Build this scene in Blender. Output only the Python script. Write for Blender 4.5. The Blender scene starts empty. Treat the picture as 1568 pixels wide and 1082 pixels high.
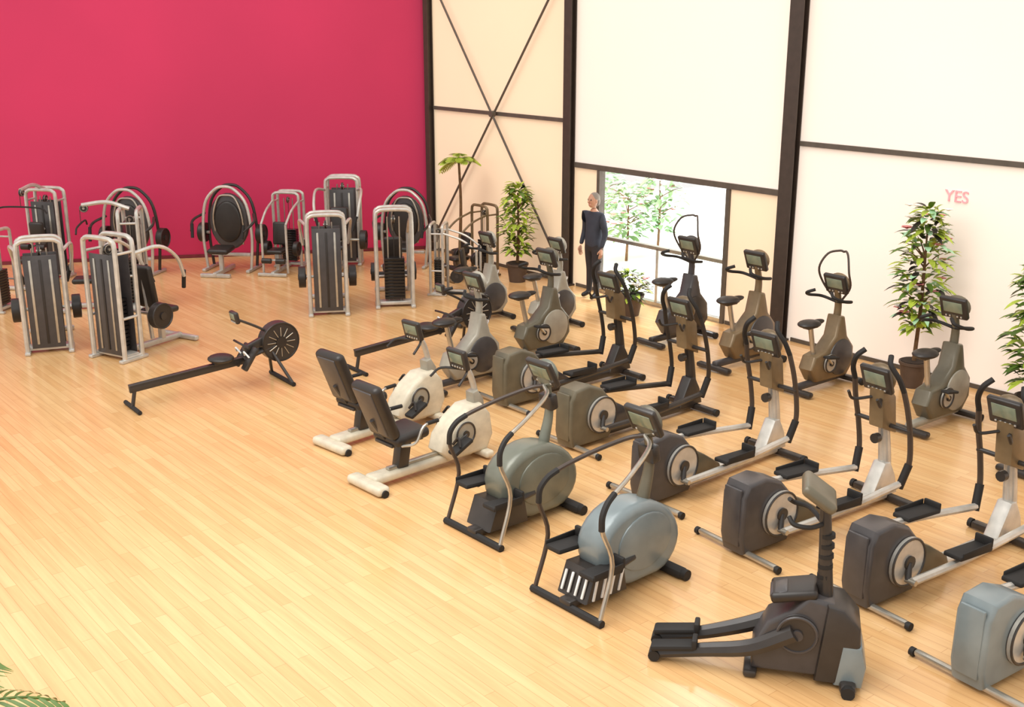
import bpy, bmesh, math, random
from mathutils import Vector, Matrix, Euler, Quaternion
random.seed(7)
scene=bpy.context.scene
D=bpy.data
pi=math.pi

# ------------------------------------------------------------ materials
def lin(c):
    return tuple(((v/255)/12.92 if v/255<=0.04045 else ((v/255+0.055)/1.055)**2.4) for v in c)
def mat(name,rgb,rough=.5,metal=0,var=.12,scale=9,emit=0,spec=.5,bump=0,coat=0):
    m=D.materials.new(name); m.use_nodes=True
    nt=m.node_tree; b=nt.nodes['Principled BSDF']
    c=lin(rgb)
    tc=nt.nodes.new('ShaderNodeTexCoord'); nz=nt.nodes.new('ShaderNodeTexNoise')
    nz.inputs['Scale'].default_value=scale; nz.inputs['Detail'].default_value=3
    nt.links.new(tc.outputs['Object'],nz.inputs['Vector'])
    r=nt.nodes.new('ShaderNodeValToRGB')
    r.color_ramp.elements[0].position=.3; r.color_ramp.elements[1].position=.7
    r.color_ramp.elements[0].color=tuple(max(0,v*(1-var)) for v in c)+(1,)
    r.color_ramp.elements[1].color=tuple(min(1,v*(1+var)) for v in c)+(1,)
    nt.links.new(nz.outputs['Fac'],r.inputs['Fac'])
    nt.links.new(r.outputs['Color'],b.inputs['Base Color'])
    b.inputs['Roughness'].default_value=rough; b.inputs['Metallic'].default_value=metal
    b.inputs['Specular IOR Level'].default_value=spec
    if coat: b.inputs['Coat Weight'].default_value=coat
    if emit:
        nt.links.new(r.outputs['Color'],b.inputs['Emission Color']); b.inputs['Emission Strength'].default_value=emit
    if bump:
        bp=nt.nodes.new('ShaderNodeBump'); bp.inputs['Strength'].default_value=bump
        nt.links.new(nz.outputs['Fac'],bp.inputs['Height']); nt.links.new(bp.outputs['Normal'],b.inputs['Normal'])
    return m
BLK=mat('black_vinyl',(40,34,30),.42,bump=.05)
BLK2=mat('black_plastic',(50,45,42),.32)
DGR=mat('charcoal_housing',(68,64,64),.32)
SIL=mat('silver_paint',(200,196,188),.3,.45)
SIL2=mat('brushed_metal',(182,176,164),.28,.75)
CRM=mat('cream_shell',(206,196,174),.4)
GRY=mat('warm_grey_shell',(160,154,140),.35,.1,var=.2,scale=4)
BLU=mat('bluegrey_shell',(122,132,134),.28,.1,var=.18,scale=3)
BRZ=mat('bronze_shell',(122,102,74),.36,.2,var=.25,scale=4)
OLV=mat('olive_grey_shell',(100,93,76),.33,.1,var=.2,scale=4)
SCR=mat('lcd_screen',(128,138,118),.15)
RUB=mat('dark_rubber',(30,27,25),.7)
STL=mat('dark_steel_paint',(66,54,46),.5)
RAILM=mat('grey_steel_paint',(92,82,72),.5)
GLSBLK=mat('gloss_black',(24,23,24),.15)
PAPM=mat('label_white',(225,225,222),.5)

# ------------------------------------------------------------ mesh builder
def catmull(P,n=6):
    P=[Vector(p) for p in P]
    if len(P)<3: return P
    out=[]
    Q=[P[0]*2-P[1]]+P+[P[-1]*2-P[-2]]
    for i in range(1,len(Q)-2):
        a,b,c,d=Q[i-1],Q[i],Q[i+1],Q[i+2]
        for k in range(n):
            t=k/n
            out.append(.5*((2*b)+(c-a)*t+(2*a-5*b+4*c-d)*t*t+(3*b-a-3*c+d)*t**3))
    out.append(P[-1]); return out
class MB:
    def __init__(s): s.V=[];s.F=[];s.M=[];s.mats=[]
    def mi(s,m):
        if m not in s.mats: s.mats.append(m)
        return s.mats.index(m)
    def add(s,V,F,m):
        o=len(s.V); s.V+= [tuple(v) for v in V]; k=s.mi(m)
        for f in F: s.F.append([i+o for i in f]); s.M.append(k)
    def frombm(s,bm,m):
        bm.verts.ensure_lookup_table(); bm.verts.index_update()
        s.add([v.co.copy() for v in bm.verts],[[v.index for v in f.verts] for f in bm.faces],m); bm.free()
    def box(s,c,sz,m,rot=(0,0,0),bev=.012,seg=2):
        bm=bmesh.new(); bmesh.ops.create_cube(bm,size=1,matrix=Matrix.Diagonal((*sz,1)))
        b=min(bev,min(sz)*.45)
        if b>0: bmesh.ops.bevel(bm,geom=bm.edges[:],offset=b,segments=seg,affect='EDGES',profile=.5)
        bm.transform(Matrix.Translation(c)@Euler([math.radians(a) for a in rot]).to_matrix().to_4x4())
        s.frombm(bm,m)
    def prism(s,prof,y0,y1,m,bev=.02,seg=2,M=None):
        bm=bmesh.new()
        a=[bm.verts.new((x,y0,z)) for x,z in prof]; f=bm.faces.new(a)
        r=bmesh.ops.extrude_face_region(bm,geom=[f])
        for v in r['geom']:
            if isinstance(v,bmesh.types.BMVert): v.co.y=y1
        bmesh.ops.recalc_face_normals(bm,faces=bm.faces[:])
        if bev: 
            es=[e for e in bm.edges if abs(e.verts[0].co.y-e.verts[1].co.y)<1e-6]
            bmesh.ops.bevel(bm,geom=es,offset=bev,segments=seg,affect='EDGES',profile=.5)
        if M: bm.transform(M)
        s.frombm(bm,m)
    def tube(s,P,r,m,seg=8,smooth=True,n=5,flat=1):
        N0=len(P)
        R=r if isinstance(r,(list,tuple)) else [r]*N0
        P2=catmull(P,n) if smooth and N0>2 else [Vector(p) for p in P]
        if len(P2)!=N0:
            R=[R[min(int(i/n),N0-2)]*(1-(i/n-min(int(i/n),N0-2)))+R[min(int(i/n),N0-2)+1]*(i/n-min(int(i/n),N0-2)) for i in range(len(P2))]
        V=[];F=[]
        T=(P2[1]-P2[0]).normalized()
        u=T.orthogonal().normalized()
        if abs(T.z)<.9: u=(Vector((0,0,1))-T*T.z).normalized()
        for i,p in enumerate(P2):
            if i==0: t=(P2[1]-p).normalized()
            elif i==len(P2)-1: t=(p-P2[i-1]).normalized()
            else: t=(P2[i+1]-P2[i-1]).normalized()
            u=(u-t*u.dot(t)).normalized(); w=t.cross(u)
            for k in range(seg):
                a=2*pi*k/seg
                V.append(p+(u*math.cos(a)*flat+w*math.sin(a))*R[i])
        for i in range(len(P2)-1):
            for k in range(seg):
                F.append([i*seg+k,i*seg+(k+1)%seg,(i+1)*seg+(k+1)%seg,(i+1)*seg+k])
        F.append(list(range(seg))[::-1]); F.append([(len(P2)-1)*seg+k for k in range(seg)])
        s.add(V,F,m)
    def cyl(s,a,b,r,m,seg=24,r2=None):
        s.tube([a,b],[r,r if r2 is None else r2],m,seg,False)
    def disc(s,c,r,w,m,m2=None,rimw=.02,seg=32):
        x,y,z=c
        s.cyl((x,y-w/2,z),(x,y+w/2,z),r,m,seg)
        m2=m2 or m
        pts=[(x+math.cos(a)*(r-.01),y,z+math.sin(a)*(r-.01)) for a in [2*pi*i/seg for i in range(seg+1)]]
        for sg in (-1,1):
            s.tube([(p[0],p[1]+sg*w/2,p[2]) for p in pts],rimw*.6,m2,6,False)
            s.cyl((x,y+sg*w/2,z),(x,y+sg*(w/2+.02),z),r*.28,m2,16)
    def ell(s,c,sz,m,rot=(0,0,0),u=20,v=12):
        bm=bmesh.new(); bmesh.ops.create_uvsphere(bm,u_segments=u,v_segments=v,radius=1)
        bm.transform(Matrix.Translation(c)@Euler([math.radians(a) for a in rot]).to_matrix().to_4x4()@Matrix.Diagonal((*sz,1)))
        s.frombm(bm,m)
    def mesh(s,name,ang=40):
        me=D.meshes.new(name); me.from_pydata(s.V,[],s.F)
        for m in s.mats: me.materials.append(m)
        me.polygons.foreach_set('material_index',s.M)
        me.polygons.foreach_set('use_smooth',[True]*len(s.F))
        me.update()
        bm=bmesh.new(); bm.from_mesh(me); bmesh.ops.recalc_face_normals(bm,faces=bm.faces[:]); bm.to_mesh(me); bm.free()
        try: me.set_sharp_from_angle(angle=math.radians(ang))
        except Exception: pass
        return me
def put(me,name,x,y,h=0,z=0,s=1,mir=False):
    o=D.objects.new(name,me); scene.collection.objects.link(o)
    o.location=(x,y,z); o.rotation_euler=(0,0,math.radians(h)); o.scale=(s,s,s)
    return o

# ------------------------------------------------------------ room
P0=Vector((-1.71,23.96,0)); WD=Vector((.634,-.773,0)).normalized()
RD=Vector((-8.55,-1.69,0)).normalized()
WN=Vector((WD.y,-WD.x,0))
if WN.y>0: WN=-WN
RN=Vector((-RD.y,RD.x,0))
if RN.y>0: RN=-RN
HW=7.0
def onwall(s,z,off=0): 
    p=P0+WD*s+WN*off; return Vector((p.x,p.y,z))
WANG=math.degrees(math.atan2(WD.y,WD.x))
def wood():
    m=D.materials.new('oak_floor_boards'); m.use_nodes=True; nt=m.node_tree; b=nt.nodes['Principled BSDF']
    tc=nt.nodes.new('ShaderNodeTexCoord'); mp=nt.nodes.new('ShaderNodeMapping'); mp.inputs['Rotation'].default_value=(0,0,math.radians(-WANG))
    mp.vector_type='POINT'
    nt.links.new(tc.outputs['Object'],mp.inputs['Vector'])
    br=nt.nodes.new('ShaderNodeTexBrick'); br.inputs['Scale'].default_value=1
    br.inputs['Brick Width'].default_value=1.3; br.inputs['Row Height'].default_value=.1; br.inputs['Mortar Size'].default_value=.002
    br.inputs['Color1'].default_value=(*lin((228,186,132)),1); br.inputs['Color2'].default_value=(*lin((219,171,115)),1)
    br.inputs['Mortar'].default_value=(*lin((194,144,92)),1); br.offset=.37
    nt.links.new(mp.outputs['Vector'],br.inputs['Vector'])
    mp2=nt.nodes.new('ShaderNodeMapping'); mp2.inputs['Scale'].default_value=(.5,9,1)
    nt.links.new(mp.outputs['Vector'],mp2.inputs['Vector'])
    nz=nt.nodes.new('ShaderNodeTexNoise'); nz.inputs['Scale'].default_value=2.2; nz.inputs['Detail'].default_value=6
    nt.links.new(mp2.outputs['Vector'],nz.inputs['Vector'])
    mx=nt.nodes.new('ShaderNodeMix'); mx.data_type='RGBA'; mx.blend_type='MULTIPLY'; mx.inputs[0].default_value=.25
    rp=nt.nodes.new('ShaderNodeValToRGB'); rp.color_ramp.elements[0].position=.35; rp.color_ramp.elements[1].position=.62
    rp.color_ramp.elements[0].color=(.62,.5,.38,1); rp.color_ramp.elements[1].color=(1,1,1,1)
    nt.links.new(nz.outputs['Fac'],rp.inputs['Fac']); nt.links.new(br.outputs['Color'],mx.inputs[6]); nt.links.new(rp.outputs['Color'],mx.inputs[7])
    nt.links.new(mx.outputs[2],b.inputs['Base Color'])
    b.inputs['Roughness'].default_value=.22; b.inputs['Specular IOR Level'].default_value=.6
    bp=nt.nodes.new('ShaderNodeBump'); bp.inputs['Strength'].default_value=.04
    nt.links.new(nz.outputs['Fac'],bp.inputs['Height']); nt.links.new(bp.outputs['Normal'],b.inputs['Normal'])
    return m
FW=wood()
pw=P0+WD*24; pr=P0+RD*15
def slab(name,pts,z0,z1,m):
    b=MB(); n=len(pts)
    V=[(p[0],p[1],z0) for p in pts]+[(p[0],p[1],z1) for p in pts]
    F=[list(range(n))[::-1],[n+i for i in range(n)]]+[[i,(i+1)%n,n+(i+1)%n,n+i] for i in range(n)]
    b.add(V,F,m); return put(b.mesh(name),name,0,0)
slab('floor',[(P0.x,P0.y),(pw.x,pw.y),(pw.x,1),(-16,1),(pr.x,pr.y)],-.2,0,FW)
REDM=mat('crimson_wall_paint',(211,46,95),.6,var=.1,scale=.22)
PEACH=mat('peach_blind_panel_glow',(253,227,194),.8,var=.02,scale=.4,emit=.22)  # emission stands in for daylight coming through the blind
WHT=mat('white_blind_panel_glow',(253,239,226),.8,var=.015,scale=.4,emit=.23)  # weak glow of the panel itself imitates backlight
def wallbox(b,s0,s1,z0,z1,off0,off1,m,bev=0):
    c=[onwall(s0,z0,off0),onwall(s1,z0,off0),onwall(s1,z0,off1),onwall(s0,z0,off1)]
    V=c+[Vector((p.x,p.y,z1)) for p in c]
    b.add(V,[[3,2,1,0],[4,5,6,7],[0,1,5,4],[1,2,6,5],[2,3,7,6],[3,0,4,7]],m)
b=MB(); q=[P0,P0+RD*15,P0+RD*15-RN*.25,P0-RN*.25]
V=[Vector((p.x,p.y,0)) for p in q]+[Vector((p.x,p.y,HW)) for p in q]
b.add(V,[[3,2,1,0],[4,5,6,7],[0,1,5,4],[1,2,6,5],[2,3,7,6],[3,0,4,7]],REDM); put(b.mesh('wall_back'),'wall_back',0,0)
b=MB(); q=[P0+RN*.025+RD*.15,P0+RD*15+RN*.025,P0+RD*15+RN*.003,P0+RN*.003+RD*.15]
V=[Vector((p.x,p.y,.002)) for p in q]+[Vector((p.x,p.y,.07)) for p in q]
b.add(V,[[3,2,1,0],[4,5,6,7],[0,1,5,4],[1,2,6,5],[2,3,7,6],[3,0,4,7]],mat('crimson_baseboard',(120,40,50),.5)); put(b.mesh('baseboard_back'),'baseboard_back',0,0)
S2,S3,S4,S5=4.39,9.22,14.0,18.8
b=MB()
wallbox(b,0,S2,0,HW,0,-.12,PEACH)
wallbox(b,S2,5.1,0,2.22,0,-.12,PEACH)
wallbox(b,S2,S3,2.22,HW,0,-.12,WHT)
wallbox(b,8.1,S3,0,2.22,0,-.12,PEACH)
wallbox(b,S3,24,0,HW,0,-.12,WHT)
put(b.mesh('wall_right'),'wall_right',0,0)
def col(s,w,name):
    b=MB(); 
    for o0,o1 in ((.01,.025),(.125,.14)): wallbox(b,s-w/2,s+w/2,0,HW,o0,o1,STL)
    wallbox(b,s-.02,s+.02,0,HW,.025,.125,STL)
    wallbox(b,s-w/2-.04,s+w/2+.04,0,.03,.0,.2,STL)
    put(b.mesh(name),name,0,0)
col(.1,.14,'steel_column'); col(S2,.19,'steel_column'); col(S3,.24,'steel_column'); col(S4,.28,'steel_column'); col(S5,.28,'steel_column')
def rail(s0,s1,z,h,name):
    b=MB(); wallbox(b,s0,s1,z-h/2,z+h/2,.005,.045,RAILM); put(b.mesh(name),name,0,0)
rail(.2,S2-.12,2.98,.07,'trim_1'); rail(S2+.12,S3-.14,2.22,.09,'trim_2'); rail(S3+.14,S4-.14,2.98,.07,'trim_3'); rail(S4+.14,S5-.14,2.98,.07,'trim_4')
b=MB(); o=.09
b.cyl(onwall(.25,.35,o),onwall(S2-.15,5.6,o),.022,RAILM,8)
b.cyl(onwall(S2-.15,.35,o+.04),onwall(.25,5.6,o+.04),.022,RAILM,8)
c=onwall((.25+S2-.15)/2,2.98,o+.02); b.cyl(c-WN*.035,c+WN*.06,.06,RAILM,16)
put(b.mesh('cross_brace'),'cross_brace',0,0)
GLS=D.materials.new('window_glass'); GLS.use_nodes=True
g=GLS.node_tree; g.nodes.clear(); ou=g.nodes.new('ShaderNodeOutputMaterial'); tr=g.nodes.new('ShaderNodeBsdfTransparent'); gl=g.nodes.new('ShaderNodeBsdfGlossy'); mx=g.nodes.new('ShaderNodeMixShader')
gl.inputs['Roughness'].default_value=.05; mx.inputs[0].default_value=.05
g.links.new(tr.outputs[0],mx.inputs[1]); g.links.new(gl.outputs[0],mx.inputs[2]); g.links.new(mx.outputs[0],ou.inputs[0])
b=MB()
for s in (5.13,8.06): wallbox(b,s-.035,s+.035,0,2.17,-.1,.04,RAILM)
wallbox(b,6.56,6.62,0,1.0,-.09,.02,SIL)
wallbox(b,5.17,8.02,.97,1.03,-.09,.02,SIL2)
wallbox(b,5.17,8.02,0,.07,-.09,.03,SIL2)
wallbox(b,5.17,8.02,.07,2.17,-.05,-.04,GLS)
put(b.mesh('window_1'),'window_1',0,0)
b=MB(); 
for a,c_ in ((.25,S2-.18),(S2+.18,5.08),(8.12,S3-.2),(S3+.2,S4-.2)): wallbox(b,a,c_,.002,.06,.003,.02,RAILM)
put(b.mesh('baseboard_right'),'baseboard_right',0,0)
cu=D.curves.new('wall_lettering','FONT'); cu.body='YES'; cu.size=.22; cu.extrude=.01; cu.align_x='CENTER'
to=D.objects.new('tmp',cu); scene.collection.objects.link(to); bpy.context.view_layer.update()
me=D.meshes.new_from_object(to.evaluated_get(bpy.context.evaluated_depsgraph_get())); D.objects.remove(to)
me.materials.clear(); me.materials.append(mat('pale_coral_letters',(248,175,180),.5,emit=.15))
so=put(me,'wall_lettering',0,0); p=onwall(11.87,2.42,.012); so.location=p
so.rotation_euler=(pi/2,0,math.radians(WANG))
PAV=mat('pale_paving',(246,246,240),.8,var=.04,scale=2)
q0=P0+WD*-3-WN*.3; q1=P0+WD*22-WN*.3; q2=q1-WN*18; q3=q0-WN*18
slab('outdoor_paving',[(q.x,q.y) for q in (q0,q1,q2,q3)],-.25,-.05,PAV)

# ------------------------------------------------------------ foliage
GRN=mat('leaf_green',(84,112,38),.5,var=.3,scale=6)
YGR=mat('leaf_lime',(172,190,66),.5,var=.25,scale=6)
MNT=mat('leaf_mint',(170,212,170),.5,var=.2,scale=6)
SAG=mat('shrub_sage',(140,175,125),.6,var=.3,scale=5)
TRK=mat('bark',(110,80,50),.8,var=.3,scale=20,bump=.3)
POT=mat('terracotta_dark',(84,66,54),.6)
SOI=mat('soil',(50,36,26),.9)
PNK=mat('petal_pink',(240,150,150),.5)
WHP=mat('petal_white',(245,235,225),.5)
def leaf(b,p,d,L,W,m,droop=.3):
    d=Vector(d).normalized(); side=d.cross(Vector((0,0,1)))
    if side.length<.05: side=Vector((1,0,0))
    side.normalize(); up=side.cross(d).normalized()
    V=[];n=4
    for i in range(n+1):
        t=i/n; w=W*math.sin(pi*(.08+.92*t))**.8*.5 if i<n else 0.002
        c=Vector(p)+d*L*t-Vector((0,0,1))*droop*L*t*t
        V+= [c-side*w+up*w*.25, c, c+side*w+up*w*.25]
    F=[]
    for i in range(n):
        a=i*3; F+=[[a,a+1,a+4,a+3],[a+1,a+2,a+5,a+4]]
    b.add(V,F,m)
def frond(b,p,az,el,L,m,n=12,W=.035,LL=.26):
    d=Vector((math.cos(az)*math.cos(el),math.sin(az)*math.cos(el),math.sin(el)))
    pts=[Vector(p)+d*L*t-Vector((0,0,1))*L*.55*t*t for t in [i/n for i in range(n+1)]]
    b.tube(pts,[.012]+[.008]*(n-1)+[.003],m,5,False)
    sd=d.cross(Vector((0,0,1))).normalized()
    for i in range(2,n+1):
        t=(pts[i]-pts[i-1]).normalized(); l=LL*math.sin(pi*(.15+.75*i/n))
        for s in (-1,1): leaf(b,pts[i],t*.8+sd*s,l,W,m,.35)
def pot(b,r=.2,h=.35,m=None):
    m=m or POT
    b.tube([(0,0,0),(0,0,h*.9),(0,0,h*.9),(0,0,h)],[r*.75,r*.97,r*1.06,r*1.06],m,24,False)
    b.cyl((0,0,h-.01),(0,0,h+.01),r*.93,SOI)
def palm(H,n=14,L=.7,el=.7,seed=1,r=.2,m=None,W=.035,LL=.26):
    random.seed(seed); b=MB(); pot(b,r); m=m or GRN
    t=H-L*.4
    b.tube([(0,0,.3),(.03,.02,t*.6),(0,0,t)],[.035,.028,.022],TRK,8)
    for i in range(n):
        frond(b,(0,0,t-.05*random.random()),i*2.4+random.random()*.4,random.uniform(el-.5,el+.5),L*random.uniform(.8,1.1),m,W=W,LL=LL)
    return b
def bush(H,R,z0,n,ms,seed=1,r=.2,L=.16,pt=True,trunk=True,flowers=0):
    random.seed(seed); b=MB()
    if pt: pot(b,r)
    if trunk:
        b.tube([(0,0,.3 if pt else 0),(.02,0,H*.5),(0,0,H*.9)],[.03,.025,.01],TRK,8)
        for i in range(10):
            a=random.random()*2*pi; z=random.uniform(z0,H*.85)
            b.tube([(0,0,z),(math.cos(a)*R*.5,math.sin(a)*R*.5,z+.15),(math.cos(a)*R*.85,math.sin(a)*R*.85,z+.2)],[.012,.008,.004],TRK,5)
    for i in range(n):
        a=random.random()*2*pi; e=random.uniform(-.4,1.2)
        z=random.uniform(z0,H); k=math.sin(pi*min(1,max(0,(z-z0)/(H-z0))*.9+.08))**.6
        rr=R*k*random.random()**.5
        leaf(b,(math.cos(a)*rr,math.sin(a)*rr,z),(math.cos(a),math.sin(a),math.tan(e)*.6),L*random.uniform(.7,1.3),L*.45,random.choice(ms),.35)
    for i in range(flowers):
        a=random.random()*2*pi; z=random.uniform(z0+.2,H); rr=R*.9
        c=Vector((math.cos(a)*rr,math.sin(a)*rr,z)); m=random.choice([PNK,WHP])
        for k in range(6):
            leaf(b,c,(math.cos(k*pi/3),math.sin(k*pi/3),.5),.09,.07,m,.2)
    return b
put(palm(2.3,14,.44,.5,3,.17,YGR,LL=.2).mesh('potted_palm'),'potted_palm',-1.03,22.05)
put(bush(1.85,.26,.5,380,[GRN,YGR,YGR],4,.2,.18).mesh('potted_ficus_tree'),'potted_ficus_tree',.1,20.8)
put(bush(.72,.36,.25,280,[GRN,OLV,YGR],5,.26,.15,trunk=False,flowers=14).mesh('flower_planter'),'flower_planter',1.92,18.3)
put(bush(2.4,.28,.75,380,[YGR,MNT,YGR,YGR,GRN,BLK],6,.18,.19,flowers=34).mesh('flowering_potted_tree'),'flowering_potted_tree',5.35,14.45)
put(bush(2.1,.36,.5,480,[GRN,GRN,YGR],8,.22,.2).mesh('potted_fig_tree'),'potted_fig_tree',6.3,12.95)
put(palm(1.53,13,.7,.75,9,.22,GRN,W=.03).mesh('potted_areca_palm'),'potted_areca_palm',-2.98,4.95)
for i,(x,y,h) in enumerate([(2.35,22.9,1.5),(3.05,23.4,1.75),(2.0,25.2,1.8)]):
    put(bush(h,.55,.5,190,[SAG,MNT,SAG],20+i,L=.24,pt=False,flowers=24).mesh('garden_shrub'),'garden_shrub',x,y,z=-.045)

# ------------------------------------------------------------ machines
def console(b,c,tilt=-25,w=.3,h=.24):
    b.box(c,(.06,w,h),BLK2,(0,tilt,0),.02,3)
    M=Euler((0,math.radians(tilt),0)).to_matrix()
    p=Vector(c)+M@Vector((-.032,0,.02)); b.box(p,(.008,w*.7,h*.5),SCR,(0,tilt,0),.003)
    for k in range(-2,3):
        p=Vector(c)+M@Vector((-.033,k*w*.14,-h*.36)); b.box(p,(.01,.02,.02),SIL,(0,tilt,0),.003)
def rower():
    b=MB()
    b.box((.85,0,.33),(1.65,.05,.1),BLK2,(0,-4,0),.01); b.box((.85,0,.375),(1.65,.08,.018),BLK2,(0,-4,0),.005)
    b.cyl((.1,0,.28),(.05,0,.03),.025,BLK2,10); b.tube([(.05,-.27,.03),(.05,.27,.03)],.028,RUB,8)
    b.ell((1.25,0,.46),(.17,.18,.055),BLK); b.box((1.25,0,.415),(.22,.1,.05),BLK2,(0,-4,0))
    for s in (-1,1):
        b.box((1.6,s*.13,.42),(.06,.13,.34),BLK2,(0,35,0),.02); b.tube([(1.56,s*.2,.46),(1.52,s*.13,.53),(1.56,s*.06,.46)],.012,PAPM,6)
        b.cyl((1.95,s*.05,.45),(2.1,s*.32,.04),.022,BLK2,10)
        b.cyl((1.55,s*.04,.4),(2.0,s*.05,.52),.03,BLK2,8)
    b.tube([(2.1,-.36,.03),(2.1,.36,.03)],.03,RUB,8)
    b.disc((2.08,0,.56),.27,.15,BLK2,BLK)
    for k in range(12):
        a=k*pi/6
        for s in (-1,1): b.cyl((2.08+.08*math.cos(a),s*.085,.56+.08*math.sin(a)),(2.08+.2*math.cos(a),s*.085,.56+.2*math.sin(a)),.006,SIL2,5)
    b.box((1.72,0,.56),(.3,.09,.1),BLK2,(0,-20,0)); b.tube([(1.55,-.24,.6),(1.52,0,.62),(1.55,.24,.6)],.016,BLK,8)
    b.tube([(1.95,0,.7),(1.75,0,.82),(1.5,0,.95)],.018,BLK2,8); console(b,(1.48,0,.98),-10,.2,.16)
    return b
me=rower().mesh('rowing_machine')
put(me,'rowing_machine',-4.81,13.45,36.8); put(me,'rowing_machine',-2.2,15.04,38)
def recumbent():
    b=MB()
    b.box((.7,0,.1),(1.35,.2,.09),CRM,(0,0,0),.03,3); b.box((.7,0,.16),(.9,.07,.04),SIL2)
    b.box((0,0,.06),(.16,.58,.1),CRM,(0,0,0),.04,3); b.box((1.5,0,.06),(.12,.5,.08),CRM,(0,0,0),.03,3)
    for s in (-1,1): b.cyl((0,s*.25,.04),(0,s*.31,.04),.04,RUB,14)
    prof=[(1.0,.08),(1.55,.08),(1.64,.25),(1.6,.5),(1.48,.64),(1.3,.64),(1.1,.52),(.95,.36),(.9,.2)]
    b.prism(prof,-.15,.15,CRM,.05,3)
    b.prism([(1.42,.5),(1.58,.5),(1.56,.66),(1.48,.78),(1.4,.76)],-.07,.07,GRY,.02)
    for s in (-1,1):
        b.disc((1.2,s*.16,.36),.14,.03,GRY,BLK2)
        b.cyl((1.2,s*.19,.36),(1.2+s*.15,s*.2,.36+s*.08),.018,BLK2,8)
        b.box((1.2+s*.15,s*.26,.36+s*.08),(.28,.14,.05),RUB,(0,-25,0),.02); b.tube([(1.14+s*.15,s*.2,.38+s*.08),(1.17+s*.15,s*.26,.46+s*.08),(1.14+s*.15,s*.32,.38+s*.08)],.015,BLK,6)
    b.box((.45,0,.3),(.14,.12,.32),BLK2,(0,10,0)); b.box((.42,0,.46),(.42,.3,.04),BLK2)
    b.box((.45,0,.52),(.46,.44,.12),BLK,(0,-4,0),.055,4)
    b.box((.13,0,.85),(.13,.44,.66),BLK,(0,-22,0),.06,4); b.box((.07,0,.84),(.04,.32,.55),DGR,(0,-22,0),.02)
    b.cyl((.3,0,.42),(.08,0,.75),.03,BLK2,8)
    for s in (-1,1):
        b.tube([(.3,s*.2,.46),(.4,s*.31,.5),(.5,s*.32,.66),(.66,s*.31,.68)],.016,SIL2,8); b.cyl((.55,s*.315,.68),(.7,s*.31,.68),.022,RUB,10)
    b.tube([(1.5,0,.7),(1.42,0,.95),(1.28,0,1.15)],.035,SIL,10); console(b,(1.25,0,1.17),-15)
    b.tube([(1.38,0,1.02),(1.18,.2,1.04),(1.05,.24,.96)],.015,BLK,8); b.tube([(1.38,0,1.02),(1.18,-.2,1.04),(1.05,-.24,.96)],.015,BLK,8)
    return b
me=recumbent().mesh('recumbent_exercise_bike')
put(me,'recumbent_exercise_bike',-1.5,10.95,43); put(me,'recumbent_exercise_bike',-2.05,12.1,46)

def elliptical(HM,MM,AM):
    b=MB()
    prof=[(-.3,.04),(.28,.04),(.36,.22),(.33,.48),(.16,.66),(-.05,.74),(-.27,.72),(-.33,.6),(-.34,.2)]
    b.prism(prof,-.14,.14,HM,.035,3)
    b.box((-.33,0,.4),(.03,.2,.55),HM,(0,0,0),.01)
    b.box((-.25,0,.05),(.06,.96,.05),SIL2,(0,0,0),.02); b.box((1.88,0,.05),(.09,.74,.07),BLK2,(0,0,0),.02)
    for s in (-1,1):
        b.cyl((-.25,s*.48,.04),(-.25,s*.52,.04),.035,RUB,12); b.cyl((1.88,s*.37,.05),(1.88,s*.41,.05),.045,RUB,12)
        b.disc((.13,s*.16,.36),.22,.035,SIL,BLK2)
        ph=.13*s; e=(.13+ph*.4,s*.26,.36+ph)
        b.cyl((.13,s*.18,.36),(e[0],s*.22,e[2]),.028,BLK2,10); b.cyl((e[0],s*.2,e[2]),(e[0],s*.3,e[2]),.025,SIL2,10)
        j=(1.72,s*.27,.3)
        b.tube([e,(.8,s*.27,.33+ph*.7),j],.036,SIL if MM is SIL else BLK2,8,True,4)
        b.box((.82,s*.27,.39+ph*.6),(.46,.18,.045),RUB,(0,3,0),.015); b.box((1.04,s*.27,.42+ph*.5),(.03,.17,.09),RUB,(0,0,0),.01)
        b.box((.82,s*.355,.42+ph*.6),(.4,.015,.06),RUB)
        b.tube([j,(1.8,s*.3,.5),(1.76,s*.31,.8),(1.68,s*.31,1.08),(1.62,s*.29,1.28)],.028,AM,8)
        b.cyl((1.72,s*.27,.26),(1.8,s*.3,.5),.04,RUB,10)
        b.tube([(1.62,s*.29,1.28),(1.55,s*.27,1.42),(1.5,s*.2,1.55),(1.56,s*.15,1.62)],.027,RUB,8)
        b.cyl((1.74,0,.86),(1.74,s*.33,.86),.024,BLK2,10)
        b.tube([(1.6,s*.05,1.15),(1.45,s*.16,1.13),(1.38,s*.17,1.22)],.016,BLK,8)
    b.box((1.05,0,.09),(1.6,.14,.1),MM,(0,0,0),.03,3)
    b.prism([(.3,.08),(.85,.08),(.8,.2),(.55,.36),(.3,.5)],-.1,.1,OLV if HM is not OLV else DGR,.03,2)
    b.prism([(1.55,.08),(1.98,.08),(1.93,.28),(1.83,.45),(1.74,.45)],-.08,.08,MM,.03,2)
    b.tube([(1.86,0,.15),(1.8,0,.6),(1.72,0,1.0),(1.62,0,1.25)],[.07,.062,.05,.04],MM,10)
    b.prism([(1.62,.85),(1.86,.75),(1.8,1.15),(1.68,1.28),(1.58,1.25)],-.09,.09,BRZ,.03,2)
    console(b,(1.58,0,1.35),-22,.34,.28); b.ell((1.64,0,1.35),(.07,.17,.15),BRZ)
    b.cyl((1.68,0,.72),(1.62,0,.72),.05,BLK2,12)
    return b
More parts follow.
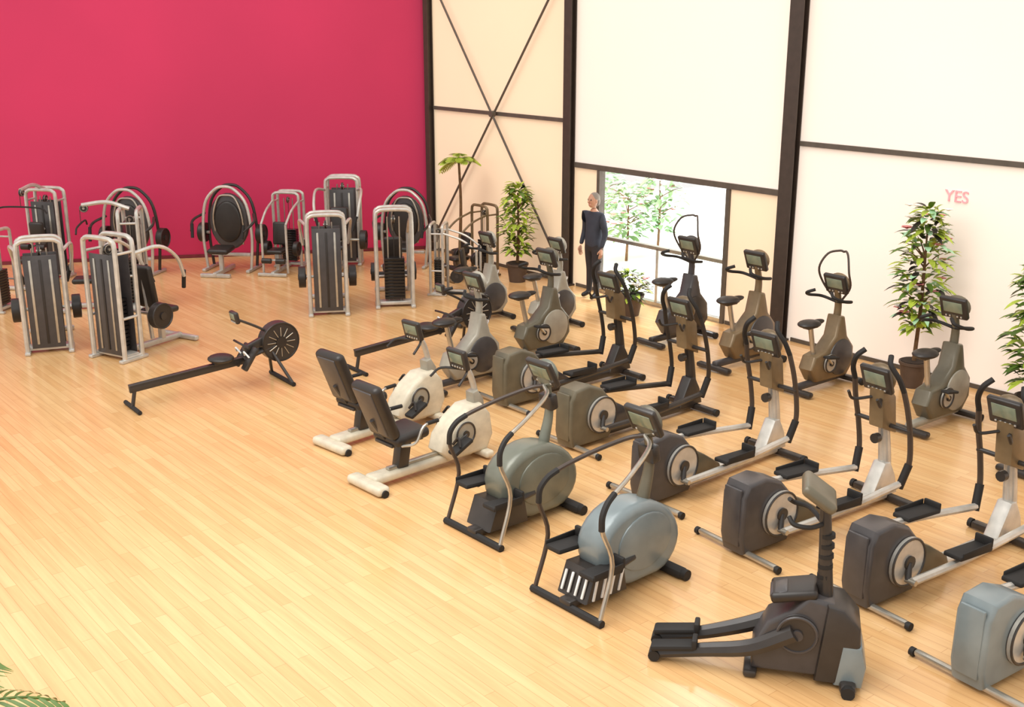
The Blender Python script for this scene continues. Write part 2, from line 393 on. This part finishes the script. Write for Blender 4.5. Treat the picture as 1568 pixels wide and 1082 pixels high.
ee=elliptical(DGR,SIL,STL).mesh('cross_trainer'); ed=elliptical(OLV,BLK2,BLK).mesh('cross_trainer_dark'); eb=elliptical(BLU,SIL,STL).mesh('cross_trainer_blue')
def bymast(me,mx_,my,h):
    a=math.radians(h); put(me,'cross_trainer',mx_-1.85*math.cos(a),my-1.85*math.sin(a),h)
bymast(ed,1.5,14.95,40); bymast(ed,2.25,13.5,40); bymast(ee,2.95,11.95,40); bymast(ee,3.78,10.68,35); bymast(ee,4.63,9.7,34.5)
bymast(eb,5.1,8.5,34.5)

def stepper(HM,slats=False):
    b=MB()
    b.tube([(0,-.42,.03),(0,.42,.03)],.035,RUB,8); 
    for s in (-1,1):
        b.tube([(0,s*.39,.03),(.14,s*.38,.5),(.02,s*.37,.85),(.1,s*.35,1.04),(.42,s*.28,1.16),(.8,s*.14,1.27),(.9,0,1.32)],.02,SIL2 if s<0 else STL,8)
        b.tube([(.02,s*.37,.83),(.03,s*.365,.95),(.1,s*.35,1.04),(.2,s*.33,1.09)],.026,RUB,8)
        z=.36+s*.05
        b.tube([(.62,s*.17,.34),(.4,s*.2,z+.02),(.22,s*.2,z)],.028,BLK2,8)
        b.box((.2,s*.2,z+.04),(.36,.18,.05),RUB,(0,4,0),.02); b.box((.38,s*.2,z+.09),(.04,.18,.1),RUB,(0,0,0),.015)
        b.box((.2,s*.29,z+.07),(.34,.015,.06),RUB)
    n=28; prof=[]
    for i in range(n):
        a=2*pi*i/n; x=.74+.5*math.cos(a); z=.41+.38*math.sin(a)+.05*math.cos(a)*-1
        prof.append((x,max(z,.06)))
    b.prism(prof,-.17,.17,HM,.08,4)
    b.prism([(.76+.33*math.cos(2*pi*i/24),.44+.26*math.sin(2*pi*i/24)) for i in range(24)],-.185,.185,HM,.02,2)
    b.box((.55,0,.06),(1.15,.14,.07),BLK2,(0,0,0),.02)
    b.box((1.14,0,.05),(.12,.6,.08),RUB,(0,0,0),.03)
    for s in (-1,1): b.cyl((1.14,s*.28,.05),(1.14,s*.34,.05),.05,RUB,12)
    b.prism([(.06,.08),(.55,.06),(.5,.32),(.16,.34)],-.18,.18,BLK2,.02)
    if slats:
        for s in (-1,1):
            for k in range(4): b.box((.16+k*.1,s*.18,.2),(.03,.02,.22),PAPM,(0,14,0),.008)
        for k in range(4): b.box((.09,-.12+k*.08,.2),(.02,.025,.18),PAPM,(0,20,0),.008)
    b.tube([(.9,0,.74),(.97,0,1.05),(.93,0,1.38)],[.06,.045,.035],OLV,10)
    console(b,(.88,0,1.46),-28,.34,.28); b.ell((.93,0,1.44),(.06,.16,.14),OLV)
    b.box((.96,0,1.15),(.1,.18,.16),BLK2,(0,-10,0),.02)
    return b
sa=stepper(OLV).mesh('stair_stepper'); sb=stepper(BLU,True).mesh('stair_stepper_vented')
GB=mat('olive_blue_shell',(110,112,100),.3,.1,var=.2,scale=3)
sa.materials[list(sa.materials).index(OLV)]=GB
put(sb,'stair_stepper',.45,8.45,41); put(sa,'stair_stepper',-.37,9.82,41)
b=MB()
prof=[(-.4,.06),(.2,.06),(.3,.18),(.3,.5),(.16,.66),(-.02,.7),(-.12,.58),(-.3,.46),(-.4,.25)]
b.prism(prof,-.15,.15,DGR,.035,3)
b.prism([(.06,.04),(.34,.04),(.38,.2),(.36,.5),(.24,.64),(.12,.66)],-.19,.19,BLK2,.03,2)
b.prism([(.2,.03),(.4,.03),(.42,.2),(.38,.36),(.24,.36)],-.2,.2,BLU,.03,2)
b.box((-.12,0,.68),(.34,.3,.08),BLK,(0,-12,0),.03,3); b.box((-.22,-.02,.66),(.14,.22,.085),DGR,(0,-20,0),.02)
b.box((.3,0,.05),(.12,.56,.08),BLK2,(0,0,0),.03); b.box((-.4,0,.04),(.1,.4,.06),BLK2,(0,0,0),.02)
for s in (-1,1):
    b.cyl((.3,s*.26,.045),(.3,s*.31,.045),.05,RUB,14)
    z=.13+s*.02
    b.tube([(-.1,s*.18,.42),(-.4,s*.15,z+.13),(-.75,s*.1,z+.03),(-1.1,s*.085,z-.05)],[.07,.065,.055,.045],BLK2,8)
    b.box((-.98,s*.09,z+.03),(.34,.13,.05),RUB,(0,-8,0),.02); b.box((-.82,s*.09,z+.08),(.04,.13,.08),RUB)
    b.cyl((-1.12,s*.03,z-.06),(-1.12,s*.14,z-.06),.045,RUB,12)
    b.disc((-.08,s*.165,.4),.15,.03,BLK2,DGR)
    b.tube([(.05,0,1.22),(-.05,s*.18,1.26),(-.16,s*.2,1.28),(-.2,s*.16,1.32)],.018,RUB,8)
b.tube([(.1,0,.6),(.08,0,.95),(.05,0,1.38)],[.065,.05,.04],BLK2,10)
for k in range(5): b.cyl((.085,0,.8+k*.08),(.083,0,.83+k*.08),.055,RUB,12)
b.box((.0,0,1.46),(.09,.36,.28),OLV,(0,-55,0),.04,3); b.box((-.04,0,1.485),(.02,.26,.15),SCR,(0,-55,0),.008)
put(b.mesh('stepper_climber'),'stepper_climber',2.2,7.5,-14)

def bike(BM,tall=False,BM2=None):
    BM2=BM2 or DGR
    b=MB()
    prof=[(-.2,.12),(.42,.1),(.55,.25),(.53,.48),(.38,.64),(.3,.9),(.2,.92),(.14,.66),(-.05,.5),(-.26,.46),(-.33,.3)]
    b.prism(prof,-.11,.11,BM,.04,3)
    b.prism([(.25+.24*math.cos(2*pi*i/24),.38+.24*math.sin(2*pi*i/24)) for i in range(24)],-.13,.13,BM2,.03,2)
    b.box((.5,0,.05),(.1,.56,.07),BLK2,(0,0,0),.03); b.box((-.5,0,.05),(.1,.52,.07),BLK2,(0,0,0),.03); b.box((0,0,.09),(1.0,.1,.08),BM2,(0,0,0),.03)
    for s in (-1,1):
        b.cyl((.5,s*.27,.045),(.5,s*.31,.045),.045,RUB,12)
        b.disc((.02,s*.13,.34),.12,.025,SIL,BLK2)
        b.cyl((.02,s*.15,.34),(.02+s*.12,s*.16,.34-s*.12),.018,SIL2,8); b.box((.02+s*.12,s*.22,.34-s*.12),(.22,.1,.03),RUB,(0,10,0),.01)
        b.tube([(.24,0,1.08),(.22,s*.22,1.12),(.02,s*.26,1.16),(-.12,s*.2,1.22),(-.06,s*.12,1.26)],.02,RUB,8)
        if tall: b.tube([(.26,s*.05,1.1),(.2,s*.2,1.3),(.12,s*.22,1.5),(.18,s*.15,1.68),(.28,s*.05,1.72),(.3,0,1.71)],.014,STL,8)
    b.cyl((-.17,0,.45),(-.27,0,.84),.032,SIL2,10); b.ell((-.3,0,.88),(.17,.13,.05),BLK); b.ell((-.14,0,.88),(.13,.05,.035),BLK); b.box((-.27,0,.84),(.2,.1,.04),BLK2)
    b.tube([(.26,0,.85),(.27,0,1.05),(.22,0,1.25)],[.05,.045,.04],BM,10); console(b,(.19,0,1.32),-22,.32,.26); b.ell((.25,0,1.32),(.06,.16,.13),BM)
    b.tube([(.3,-.07,.7),(.42,0,.78),(.3,.07,.7)],.012,SIL,6)
    return b
bz=bike(BRZ).mesh('upright_bike_bronze'); bt=bike(BRZ,True).mesh('upright_bike_bronze_tall'); bo=bike(OLV,BM2=GRY).mesh('upright_bike_olive'); bs=bike(GRY).mesh('upright_bike_grey'); bd=bike(DGR,True,BLK2).mesh('upright_bike_dark')
N='upright_exercise_bike'
put(bz,N,3.25,15.45,39,s=1.12); put(bt,N,4.1,14.4,39,s=1.05); put(bo,N,5.1,12.95,39,s=1.08); put(bz,N,5.85,11.6,39,s=1.05)
put(bs,N,-.65,14.5,42,s=1.05); put(bo,N,.35,15.9,42,s=1.08); put(bs,N,.55,17.4,39); put(bd,N,2.5,16.7,39,s=1.1)
put(bs,N,-.55,17.9,39)

# ------------------------------------------------------------ weight machines
def arch(b,x,w,h,m,r=.034):
    b.tube([(x,-w/2,.03),(x,-w/2,h*.5),(x,-w/2,h-.14),(x,-w/2+.04,h-.03),(x,-w/2+.14,h),(x,w/2-.14,h),(x,w/2-.04,h-.03),(x,w/2,h-.14),(x,w/2,h*.5),(x,w/2,.03)],r,m,8,True,3)
def stack(b,x,h,w=.44,shroud=True):
    for k in range(13): b.box((x,0,.16+k*.055),(.17,w*.75,.048),GLSBLK,(0,0,0),.004,1)
    for s in (-1,1): b.cyl((x,s*.1,.1),(x,s*.1,h-.06),.012,SIL2,8)
    b.cyl((x,0,.85),(x,0,h-.05),.006,BLK2,6)
    if shroud:
        for sx in (-1,1):
            b.box((x+sx*.125,0,h*.48),(.015,w,h*.86),DGR,(0,0,0),.005)
            for k in (-1,0,1): b.box((x+sx*.137,k*w*.3,h*.48),(.012,.035,h*.78),SIL2 if k else BLK,(0,0,0),.004)
    b.disc((x,0,h-.1),.07,.03,BLK2,SIL2,.01,18)
def weight_machine(kind):
    b=MB()
    h=1.68
    if kind in('tower','pull','rack'):
        w=.6
        arch(b,-.15,w,h,SIL); arch(b,.15,w,h,SIL)
        for s in (-1,1):
            for z in (.06,.6,h-.2): b.cyl((-.15,s*w/2,z),(.15,s*w/2,z),.02,SIL,8)
            b.box((0,s*w/2,.025),(.46,.08,.05),SIL,(0,0,0),.015)
        b.box((0,0,.07),(.2,w,.06),SIL)
        stack(b,0,h-.08,.46,kind!='rack')
        b.box((-.6,0,.06),(1.1,.08,.08),SIL,(0,0,0),.02); b.box((-1.15,0,.04),(.08,.66,.07),SIL,(0,0,0),.02)
        b.box((-.8,0,.27),(.08,.08,.4),SIL); b.box((-.8,0,.5),(.42,.36,.09),BLK,(0,0,0),.04,3)
    if kind=='tower':
        b.box((-.58,0,.88),(.1,.34,.62),BLK,(0,8,0),.045,3); b.cyl((-.62,0,.12),(-.53,0,1.15),.03,SIL,8)
        for s in (-1,1):
            b.tube([(-.15,s*.3,1.45),(-.5,s*.42,1.5),(-.8,s*.42,1.3),(-.95,s*.38,1.0)],.026,SIL,8); b.cyl((-.95,s*.38,1.08),(-1.0,s*.3,.82),.03,RUB,10)
            b.disc((-.42,s*.42,.55),.18,.1,BLK,BLK2); b.cyl((-.42,0,.55),(-.42,s*.42,.55),.025,SIL2,8)
    if kind=='pull':
        b.box((-.38,0,.95),(.1,.28,.34),BLK,(0,-5,0),.045,3); b.cyl((-.3,0,.95),(-.15,0,.95),.025,SIL,8)
        b.tube([(0,0,h),(-.35,0,h+.12),(-.75,0,h+.08)],.035,SIL,8); b.disc((-.72,0,h+.03),.07,.04,BLK2,SIL2,.01,18)
        b.cyl((-.79,0,h),(-.79,0,1.45),.006,BLK2,6); b.tube([(-.79,-.5,1.36),(-.79,-.35,1.45),(-.79,.35,1.45),(-.79,.5,1.36)],.016,RUB,8)
        for s in (-1,1): b.cyl((-.55,s*.08,.68),(-.55,s*.24,.68),.06,BLK,14)
    if kind=='rack':
        for s in (-1,1):
            b.cyl((-.95,s*.28,.04),(-.95,s*.28,1.1),.028,SIL,8); b.tube([(-.95,s*.28,1.1),(-.6,s*.29,1.35),(-.15,s*.3,1.5)],.026,SIL,8)
            b.cyl((-1.05,s*.06,.32),(-1.05,s*.26,.32),.06,BLK,14); b.disc((-.5,s*.34,.5),.16,.08,BLK,BLK2)
        b.box((-.58,0,.85),(.09,.32,.5),BLK,(0,8,0),.04,3)
        b.cyl((-.95,-.28,.32),(-.95,.28,.32),.02,SIL,8)
    if kind=='press':
        n=26
        prof=[(.4*math.cos(2*pi*i/n),.95+.55*math.sin(2*pi*i/n)) for i in range(n)]
        R=Matrix.Rotation(pi/2,4,'Z')
        b.prism(prof,-.06,.06,DGR,.04,3,R@Matrix.Identity(4))
        b.prism([(x*.72,.95+(z-.95)*.74) for x,z in prof],-.13,.1,BLK,.05,3,R)
        for o in (-.14,.14):
            b.tube([(o,-.45,.05),(o,-.5,.7),(o,-.42,1.3),(o,-.2,1.58),(o,0,1.64),(o,.2,1.58),(o,.42,1.3),(o,.5,.7),(o,.45,.05)],.03,SIL if o<0 else BLK2,8,True,5)
        b.tube([(.0,-.25,.5),(-.08,-.3,1.0),(-.09,-.18,1.4),(-.09,0,1.47),(-.09,.18,1.4),(-.08,.3,1.0),(0,.25,.5)],.018,SIL2,8)
        for s in (-1,1):
            b.box((0,s*.45,.03),(.7,.08,.06),SIL,(0,0,0),.02)
            b.tube([(0,s*.5,1.1),(-.3,s*.62,1.0),(-.6,s*.52,.85)],.026,BLK2,8); b.cyl((-.55,s*.52,.98),(-.62,s*.5,.72),.03,RUB,10)
            b.disc((.1,s*.6,.7),.19,.1,BLK,BLK2); b.cyl((.1,s*.48,.7),(.1,s*.6,.7),.03,SIL,8)
        b.box((-.4,0,.06),(.9,.08,.08),SIL); b.box((-.8,0,.04),(.08,.6,.07),SIL); b.box((-.5,0,.26),(.08,.08,.38),SIL)
        b.box((-.48,0,.48),(.42,.42,.1),BLK,(0,-5,0),.045,3)
        b.box((0,0,.3),(.1,.8,.06),SIL)
    return b
WT=weight_machine('tower').mesh('wm_tower'); WP=weight_machine('pull').mesh('wm_pull'); WR=weight_machine('rack').mesh('wm_rack'); WC=weight_machine('press').mesh('wm_press')
WB=WR.copy(); WB.name='wm_bronze'; WB.materials[list(WB.materials).index(SIL)]=BRZ
SN='weight_stack_machine'
put(WT,SN,-5.72,15.8,240,s=1.06); put(WT,SN,-6.85,16.15,290); put(WP,'lat_pulldown_machine',-6.4,18.85,10); put(WR,'leg_curl_machine',-8.6,18.6,350,s=.82)
put(WT,SN,-3.05,18.35,280); put(WR,'leg_extension_machine',-2.0,18.9,278); put(WR,'hip_abductor_machine',-1.3,19.85,172,s=.75)
put(WP,'cable_tower_machine',-8.75,21.2,80); put(WC,'chest_press_machine',-7.3,21.5,78); put(WC,'chest_press_machine',-5.5,21.9,80); put(WR,'biceps_curl_machine',-4.4,22.2,80,s=.88)
put(WT,'shoulder_press_machine',-3.35,22.4,90,s=1.04); put(WC,'pectoral_machine',-2.1,22.25,80,s=.93)
put(WB,'seated_row_machine',-.52,21.4,39,s=.8)

# ------------------------------------------------------------ person
SKN=mat('skin',(190,140,112),.5); JKT=mat('navy_jacket',(52,54,64),.8); TRS=mat('dark_trousers',(46,42,44),.8); SHO=mat('shoe_black',(25,22,22),.4); HAIR=mat('grey_hair',(140,130,120),.7); EYE=mat('eye_dark',(30,25,25),.2)
def person():
    e=D.objects.new('standing_person',None); scene.collection.objects.link(e)
    J={'pel':((0,0,.95),.155),'wst':((0,0,1.1),.14),'cst':((.01,0,1.3),.165),'neck':((0,0,1.49),.07),'nk2':((.02,0,1.56),.055)}
    E=[('pel','wst'),('wst','cst'),('cst','neck'),('neck','nk2')]
    for s,n in ((1,'l'),(-1,'r')):
        J['sh'+n]=((0,s*.18,1.43),.075); J['el'+n]=((-.03,s*.25,1.14),.052); J['wr'+n]=((.06,s*.25,.9),.036)
        J['hp'+n]=((0,s*.09,.88),.105); J['kn'+n]=((.03*s,s*.1,.5),.07); J['an'+n]=((.0+.02*s,s*.11,.09),.048); J['to'+n]=((.16+.02*s,s*.13,.045),.04)
        E+=[('cst','sh'+n),('sh'+n,'el'+n),('el'+n,'wr'+n),('pel','hp'+n),('hp'+n,'kn'+n),('kn'+n,'an'+n),('an'+n,'to'+n)]
    K=list(J); me=D.meshes.new('body'); me.from_pydata([J[k][0] for k in K],[(K.index(a),K.index(c)) for a,c in E],[])
    o=D.objects.new('body_tmp',me); scene.collection.objects.link(o)
    md=o.modifiers.new('s','SKIN'); md.use_smooth_shade=True
    for i,k in enumerate(K):
        r=J[k][1]; v=me.skin_vertices[0].data[i]; v.radius=(r,r)
        if k=='cst': v.radius=(.13,.17)
        v.use_root=(k=='pel')
    sb_=o.modifiers.new('ss','SUBSURF'); sb_.levels=2; sb_.render_levels=2
    bpy.context.view_layer.update()
    m2=D.meshes.new_from_object(o.evaluated_get(bpy.context.evaluated_depsgraph_get())); D.objects.remove(o)
    m2.materials.clear()
    for m in (JKT,TRS,SKN,SHO): m2.materials.append(m)
    for p in m2.polygons:
        c=p.center; p.use_smooth=True
        if c.z>1.5: k=2
        elif c.z<.1: k=3
        elif abs(c.y)>.19 and c.z<.915: k=2
        elif c.z<.93 and abs(c.y)<.2: k=1
        else: k=0
        p.material_index=k
    bo_=D.objects.new('body',m2); scene.collection.objects.link(bo_); bo_.parent=e
    h=MB(); h.ell((.03,0,1.68),(.095,.078,.118),SKN,u=24,v=16); h.ell((.05,0,1.62),(.07,.055,.06),SKN)
    h.ell((-.0,0,1.715),(.1,.086,.1),HAIR); h.ell((-.035,0,1.66),(.07,.08,.09),HAIR)
    h.tube([(.115,0,1.69),(.14,0,1.665),(.118,0,1.655)],[.01,.016,.012],SKN,8)
    for s in (-1,1):
        h.ell((.112,s*.032,1.695),(.012,.014,.009),EYE); h.ell((.03,s*.08,1.675),(.018,.01,.03),SKN); h.tube([(.112,s*.015,1.712),(.112,s*.045,1.713)],.005,HAIR,6,False)
    h.ell((.112,0,1.625),(.008,.026,.008),PNK)
    ho=D.objects.new('head',h.mesh('head')); scene.collection.objects.link(ho); ho.parent=e
    for s in (-1,1):
        g=MB(); x0,y0,z0=.06,s*.25,.9
        g.ell((x0+.01,y0,z0-.06),(.042,.018,.055),SKN)
        for k,L in enumerate((.07,.08,.075,.06)):
            fx=x0+.042-k*.022
            g.tube([(fx,y0,z0-.095),(fx+.004,y0-s*.008,z0-.095-L*.5),(fx-.002,y0-s*.022,z0-.095-L)],[.0095,.009,.007],SKN,6)
        g.tube([(x0+.035,y0,z0-.03),(x0+.065,y0-s*.01,z0-.06),(x0+.07,y0-s*.018,z0-.09)],[.012,.011,.008],SKN,6)
        go=D.objects.new('hand',g.mesh('hand')); scene.collection.objects.link(go); go.parent=e
    return e
pe=person(); pe.location=(1.42,19.45,0); pe.rotation_euler=(0,0,math.radians(-140)); pe.scale=(1.03,)*3

# ------------------------------------------------------------ light
w=D.worlds.new('World'); scene.world=w; w.use_nodes=True
bg=w.node_tree.nodes['Background']; bg.inputs[0].default_value=(1,.985,.955,1); bg.inputs[1].default_value=1.05
L=D.lights.new('sun','SUN'); L.energy=1.0; L.angle=math.radians(35); L.color=(1,.96,.9)
lo=D.objects.new('sun',L); scene.collection.objects.link(lo); lo.rotation_euler=Vector((.45,.5,-1)).to_track_quat('-Z','Y').to_euler()
L=D.lights.new('front_floor_fill','AREA'); L.energy=380; L.size=5; L.color=(1,.98,.95)  # added fill to brighten the front-left floor
lo=D.objects.new('front_floor_fill',L); scene.collection.objects.link(lo); lo.location=(-2.0,8.6,6.6)
L=D.lights.new('outdoor_daylight','AREA'); L.energy=4200; L.size=9; L.color=(.94,.98,1)
p=P0+WD*6.5-WN*7; lo=D.objects.new('outdoor_daylight',L); scene.collection.objects.link(lo); lo.location=(p.x,p.y,8.5)

cam=D.cameras.new('camera'); co=D.objects.new('camera',cam); scene.collection.objects.link(co)
co.location=(0,0,4.7); co.rotation_euler=(math.radians(90)-math.atan(510/1735),0,0)
cam.sensor_width=36; cam.lens=36*1735/1568; cam.clip_end=200
scene.camera=co
scene.view_settings.view_transform='Standard'
